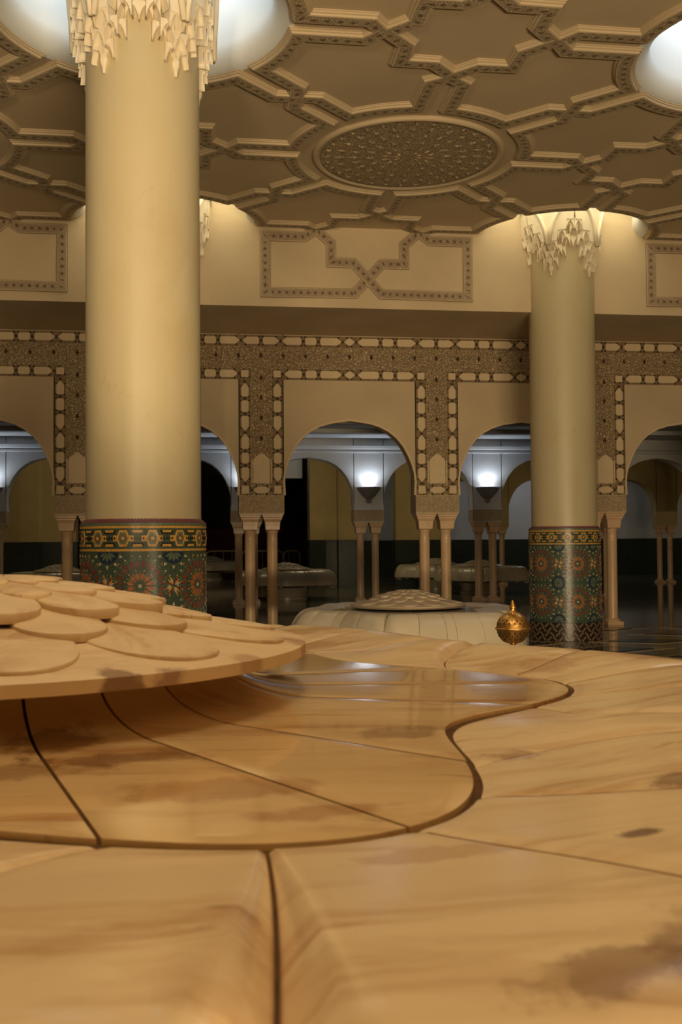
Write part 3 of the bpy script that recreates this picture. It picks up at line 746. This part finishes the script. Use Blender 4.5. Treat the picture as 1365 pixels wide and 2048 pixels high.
# ================================================================== FOUNTAINS
LOBE = math.radians(2.5)
def lob(th): return math.cos(6*(th-LOBE))
def rs(th): return 3.53+.43*lob(th)
def rcrest(th): return 4.62+.33*lob(th)+.6*max(0, math.cos(th+math.radians(72)))**3
SEAMS = [-15.5, -8, 0, 8, 15.5]
def fan(d0, mm):                             # seam flow: seams bend toward the waist between two lobes
    f = min(1, abs(d0)/30); return math.copysign(30*f**(1/(1+(4.0 if abs(d0) > 12 else .62)*max(0, mm))), d0)
ZS = -1.032
def pool_z(r):
    if r < 2.15:
        q = min(.985, (2.15-r)/.62); return -.985+.27*(1-math.sqrt(max(0, 1-q*q)))
    return -.985-.028*(r-2.15)
def fountain(a, loc, rz, label, n_s, n_r, stone, poolm, lidm, deep, edge_drop=1.5, lids=1.0):
    t = thing('fountain', label, 'fountain', loc, 'marble fountains', rz)
    P3 = lambda r, th, z: (a*r*math.cos(th), a*r*math.sin(th), a*(z+1))
    # rim stones
    axes = [LOBE+n*PI/3 for n in range(6)]
    seq = []                                 # (axis index, d0) in order round the rim
    for n in range(6):
        for d in SEAMS: seq.append((n, d))
    for q in range(len(seq)):
        (n0, d0), (n1, d1) = seq[q], seq[(q+1) % len(seq)]
        if n1 != n0: n1 = n0+1
        def ang(n, d, mm): return LOBE+n*PI/3+math.radians(fan(d, mm))
        dl = deep.get((n0 % 6, d0)); dr = deep.get((n1 % 6, d1))
        ns = n_s+(8 if n1 != n0 else 0)
        rows = []
        ss = [.5-.5*math.cos(PI*k/ns) for k in range(ns+1)]
        ws = [k/n_r for k in range(n_r+1)]+[1+(k+1)/10 for k in range(10)]
        for wv in ws:
            row = []
            for s in ss:
                tha0, thb0 = ang(n0, d0, 0), ang(n1, d1, 0)
                th0 = tha0+(thb0-tha0)*s; r0 = rs(th0)+.028
                mm = 1.02*min(wv, 1.15)*(rcrest(th0)-r0)
                ta, tb = ang(n0, d0, mm), ang(n1, d1, mm); th = ta+(tb-ta)*s
                Rc = rcrest(th)
                if wv <= 1:
                    r = r0+(Rc-r0)*wv; zb = ZS+.115*math.sin(PI/2*wv)**1.3
                else:
                    k = (wv-1); al = k*PI/2*1.0
                    r = Rc+1.05*math.sin(al); zb = ZS+.115-edge_drop*(1-math.cos(al))
                span = (tb-ta)*r; x0 = s*span; x1 = (1-s)*span
                g0 = g1 = .008
                th += (g0*(1-s)-g1*s)/r
                for xx, dd in ((x0, dl), (x1, dr)):
                    Wd_, Dd = ((.02+.11*min(wv, 1.2), .015+.14*min(wv, 1.2)) if dd else (.035+.06*min(wv, 1.3), .008+.013*min(wv, 1.3)))
                    if xx < Wd_: zb -= Dd*(1-xx/Wd_)**1.1
                if wv < .03: zb -= .012*(1-wv/.03)
                row.append(P3(r, th, zb))
            rows.append(row)
        # skirts so each stone has depth
        rows = [[(x, y, z-a*.09) for x, y, z in rows[0]]]+rows
        rows.append([(x*.9, y*.9, z-a*.10) for x, y, z in rows[-1]])
        rows = [[(r_[0][0], r_[0][1], r_[0][2]-a*.10)]+r_+[(r_[-1][0], r_[-1][1], r_[-1][2]-a*.10)] for r_ in rows]
        m = MB(); m.grid(rows); m.build('rim_stone', stone, t, sharp=50)
    # pool slabs
    pls = []
    for n in range(6):
        for d in (-15.5, 0, 15.5): pls.append(LOBE+n*PI/3+math.radians(d))
    for q in range(len(pls)):
        ta, tb = pls[q], pls[(q+1) % len(pls)]
        if tb < ta: tb += 2*PI
        ns = n_s; rows = []
        rads = [0.98+.10*k for k in range(12)]
        for k in range(12+n_r+1):
            row = []
            for e in range(ns+1):
                s = e/ns; th = ta+(tb-ta)*s; ro = rs(th)-.017
                r = 1.535+.645*(k/12)**1.3 if k < 12 else 2.18+(ro-2.18)*(k-12)/n_r
                gg = .009/r; th2 = th+gg*(1-2*s)
                z = pool_z(r)
                if e in (0, ns) or k == 12+n_r: z -= .004
                row.append(P3(r, th2, z))
            rows.append(row)
        rows.append([(x, y, z-a*.03) for x, y, z in rows[-1]])
        rows = [[(r_[0][0], r_[0][1], r_[0][2]-a*.03)]+r_+[(r_[-1][0], r_[-1][1], r_[-1][2]-a*.03)] for r_ in rows]
        m = MB(); m.grid(rows); m.build('pool_slab', poolm, t, sharp=50)
    # mortar core under the stones and the pedestal
    m = MB(); rows = []; nn = 120
    for w_ in range(0, 26):
        row = []
        for k in range(nn):
            th = 2*PI*k/nn; r0 = rs(th); Rc = rcrest(th)
            if w_ <= 8: r = 1.5+(r0+.02-1.5)*w_/8; z = (-.985 if r < 2.15 else pool_z(r))-.03
            elif w_ <= 16: q = (w_-8)/8; r = r0+(Rc-r0)*q; z = ZS-.03+.115*math.sin(PI/2*q)**1.3-.13*q
            elif w_ <= 23: al = (w_-16)/7*PI/2*.95; r = Rc+.95*math.sin(al)-.03; z = ZS-.08-(edge_drop-.05)*(1-math.cos(al))
            elif w_ == 24: r = 3.2; z = ZS-edge_drop-.1
            else: r = 2.4; z = ZS-edge_drop-.25
            row.append(P3(r, th, z))
        rows.append(row)
    m.grid(rows, True); m.build('mortar_bed', 'grout', t, True)
    hz = loc[2]/a
    m = MB(); m.lathe([(a*2.45, a*(-edge_drop-.1)), (a*2.3, a*(-edge_drop-.4)), (a*2.2, -loc[2]+a*.3), (a*2.35, -loc[2]+a*.25), (a*2.35, -loc[2])], 48); m.build('pedestal', stone, t, sharp=40)
    m = MB(); m.lathe([(a*1.50, -a*.02), (a*1.50, a*.30)], 40); m.build('neck', 'grout', t, True)
    # lid
    ld = MB(); RL = 2.07
    ld.lathe([(a*z_[0], a*(z_[1]+1)) for z_ in ((0, -.735), (1.2, -.735), (2.04, -.735), (RL, -.728), (RL, -.662), (2.06, -.656), (1.6, -.575), (1.2, -.505), (.9, -.455), (0, -.44))], 96)
    lo = ld.build('lid', lidm, t, sharp=30); lo.scale = (lids, lids, 1+(lids-1)*1.6); lo.location.z = -a*.265*(lo.scale[2]-1)-(a*.19 if lids > 1 else 0)
    rings = [(12, 0, .9, 1.945, 1.16, -.605, -.435, .05), (12, .5, .7, 1.44, .92, -.485, -.36, .05), (12, 0, .45, 1.155, .78, -.380, -.27, .06), (12, .5, .25, .80, .52, -.292, -.235, .04), (12, 0, .1, .46, .3, -.228, -.205, .04)]
    ph0 = math.radians(-75)
    for ri, (cnt, off, rin, rtip, rsh, ztip, zin, thk) in enumerate(rings):
        hw = PI/cnt
        rows = []; nt_ = 10; ne = 14
        # outline: straight flanks up to the shoulder, elliptical nose to the tip
        def edge(u):                         # u in -1..1 across the nose -> (angle, radius)
            return hw*.985*u, rsh+(rtip-rsh)*max(0, 1-abs(u)**2.3)**.55
        top = []
        for k in range(nt_+1):
            q = k/nt_; row = []
            for e in range(-ne, ne+1):
                u = math.sin(e/ne*PI/2); an, ro = edge(u); r = rin+(ro-rin)*q
                z = zin+(ztip-zin)*(r-rin)/(rtip-rin)-.014*u*u*(.4+.6*q)+.006*math.sin(PI*q)
                if q > .98: z -= .006
                row.append((a*r*math.cos(an), a*r*math.sin(an), a*(z+1)))
            top.append(row)
        low = [(x, y, z-a*thk) for x, y, z in top[-1]]
        top.append([(x*1.004, y*1.004, z-a*.012) for x, y, z in top[-1]]); top.append(low)
        top = [[(r_[0][0], r_[0][1], r_[0][2]-a*thk)]+r_+[(r_[-1][0], r_[-1][1], r_[-1][2]-a*thk)] for r_ in top]
        m = MB(); m.grid(top); me = m.mesh('lid_petal', lidm, True); me.set_sharp_from_angle(angle=math.radians(45))
        for k in range(cnt): put('petal', me, lo, (0, 0, 0), ph0+(k+off)*2*PI/cnt)
    return t
A = .33
DEEP1 = {(5, -8): 1, (5, -15.5): 1, (0, 15.5): 1}
fountain(A, (-1.38*A, 7.03*A, CZ-A), 0, 'large tan marble fountain with petalled lid filling the foreground', 16, 26, 'stone', 'pool', 'lid', DEEP1)
def far_fountain(px_x, Yd, label, a=.228, rz=0.3, lowres=True):
    x = Yd*math.tan(YAW+math.atan((px_x-682.5)/2058.5))
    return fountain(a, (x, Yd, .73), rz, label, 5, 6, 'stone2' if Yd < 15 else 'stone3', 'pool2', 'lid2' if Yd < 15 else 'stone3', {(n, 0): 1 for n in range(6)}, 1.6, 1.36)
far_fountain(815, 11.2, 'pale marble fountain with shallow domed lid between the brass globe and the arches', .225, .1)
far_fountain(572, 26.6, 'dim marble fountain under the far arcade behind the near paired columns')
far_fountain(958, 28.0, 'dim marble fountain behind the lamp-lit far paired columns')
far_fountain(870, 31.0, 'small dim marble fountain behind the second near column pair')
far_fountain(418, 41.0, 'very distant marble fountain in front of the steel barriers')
far_fountain(118, 27.0, 'dim marble fountain sliver left of the thick column')

# ================================================================== BRASS GLOBES, BARRIERS
def globe(x, y, z, R, mat, label, pierced=True):
    t = thing('brass_globe', label, 'incense burner', (x, y, 0), 'globes on stands')
    c = z
    m = MB(); m.lathe([(R*.3, c-R*.93), (R*.62, c-R*.80), (R*.88, c-R*.48), (R*.985, c-R*.12), (R*1.02, c-R*.06), (R*1.02, c+R*.04), (R*.985, c+R*.10), (R*.98, c+R*.22), (R*.9, c+R*.44), (R*.74, c+R*.68), (R*.5, c+R*.86), (R*.33, c+R*.93)], 40); m.build('body', mat, t, True)
    m = MB(); m.lathe([(R*.33, c+R*.92), (R*.30, c+R*.97), (R*.20, c+R*1.03), (R*.18, c+R*1.12), (R*.20, c+R*1.20), (R*.24, c+R*1.24), (R*.17, c+R*1.30), (R*.19, c+R*1.36), (R*.13, c+R*1.42), (R*.14, c+R*1.48), (R*.09, c+R*1.54), (R*.10, c+R*1.60), (0, c+R*1.70)], 24); m.build('finial', mat, t, True)
    m = MB(); m.lathe([(R*1.0, c-R*.10), (R*1.07, c-R*.05), (R*1.07, c+R*.0), (R*1.0, c+R*.04)], 40); m.build('equator_ring', mat, t, True)
    m = MB(); m.lathe([(0, c-R*.9), (R*.2, c-R*.9), (R*.12, c-R*1.3), (R*.09, R), (R*.2, R*.7), (R*.9, R*.15), (R*1.0, 0)], 32); m.build('stand', mat, t, True)
    if pierced:
        h = MB()
        for n, el, hh in ((18, .33, .09), (18, .50, .10), (15, .68, .08), (12, .84, .05), (18, -.28, .10), (18, -.46, .10), (15, -.64, .08)):
            for k in range(n):
                a = 2*PI*(k+.5*(round(abs(el)*6) % 2))/n; zz_ = el; rr = math.sqrt(max(.02, 1-zz_*zz_))
                vs = []
                for du, dv in ((-.045, 0), (0, -hh), (.045, 0), (0, hh)):
                    z1 = zz_+dv*rr; r1 = math.sqrt(max(.01, 1-z1*z1))*1.012; vs.append((R*r1*math.cos(a+du/rr), R*r1*math.sin(a+du/rr), c+R*z1*.985))
                h.add(vs, [(0, 1, 2, 3)])
        o = h.build('piercings', 'hole', t); o['kind'] = 'stuff'
    return t
def px2w(px, py, depth):
    x_, y_ = (px-682.5)/2058.5, (1024-py)/2058.5
    v = fw+r2*x_+u2*y_; return v*depth+Vector((0, 0, CZ))
c = px2w(1026.5, 1256, 6.2); globe(c.x, c.y, c.z, 33*6.2/2058.5, 'brass', 'shiny pierced brass globe with finial on a stand before the slim column')
def barrier(px0, px1, Yd, label):
    x0 = Yd*math.tan(YAW+math.atan((px0-682.5)/2058.5)); x1 = Yd*math.tan(YAW+math.atan((px1-682.5)/2058.5))
    t = thing('crowd_barrier', label, 'barrier', ((x0+x1)/2, Yd, 0), 'crowd barriers'); hw = (x1-x0)/2; r = .22
    pts = [(-hw, 0, .12)]+[(-hw, 0, 1.1-r)]+[(-hw+r-r*math.cos(q), 0, 1.1-r+r*math.sin(q)) for q in [PI/2*k/5 for k in range(1, 6)]]
    pts += [(-p[0], p[1], p[2]) for p in pts[::-1]]
    m = MB(); m.tube(pts, .04, 6); m.build('frame', 'barrier', t, True)
    m = MB(); m.tube([(-hw, 0, .2), (hw, 0, .2)], .03, 6); m.build('rail', 'barrier', t)
    n = max(3, int(hw*2/.36)); bm_ = MB(); bm_.tube([(0, 0, .2), (0, 0, 1.08)], .018, 5); me = bm_.mesh('bar', 'barrier')
    for k in range(1, n): put('bar', me, t, (-hw+2*hw*k/n, 0, 0))
    for s in (-1, 1):
        m = MB(); m.box(s*hw*.8-.04, s*hw*.8+.04, -.3, .3, 0, .06); m.tube([(s*hw*.8, 0, .05), (s*hw*.8, 0, .25)], .03, 6); m.build('foot', 'barrier', t)
barrier(412, 481, 44, 'yellowish steel crowd barrier partly behind the thick yellow column')
barrier(483, 566, 43, 'yellowish steel crowd barrier seen between the near paired columns')
barrier(567, 600, 42, 'short yellowish steel crowd barrier with rounded corner ending the row')
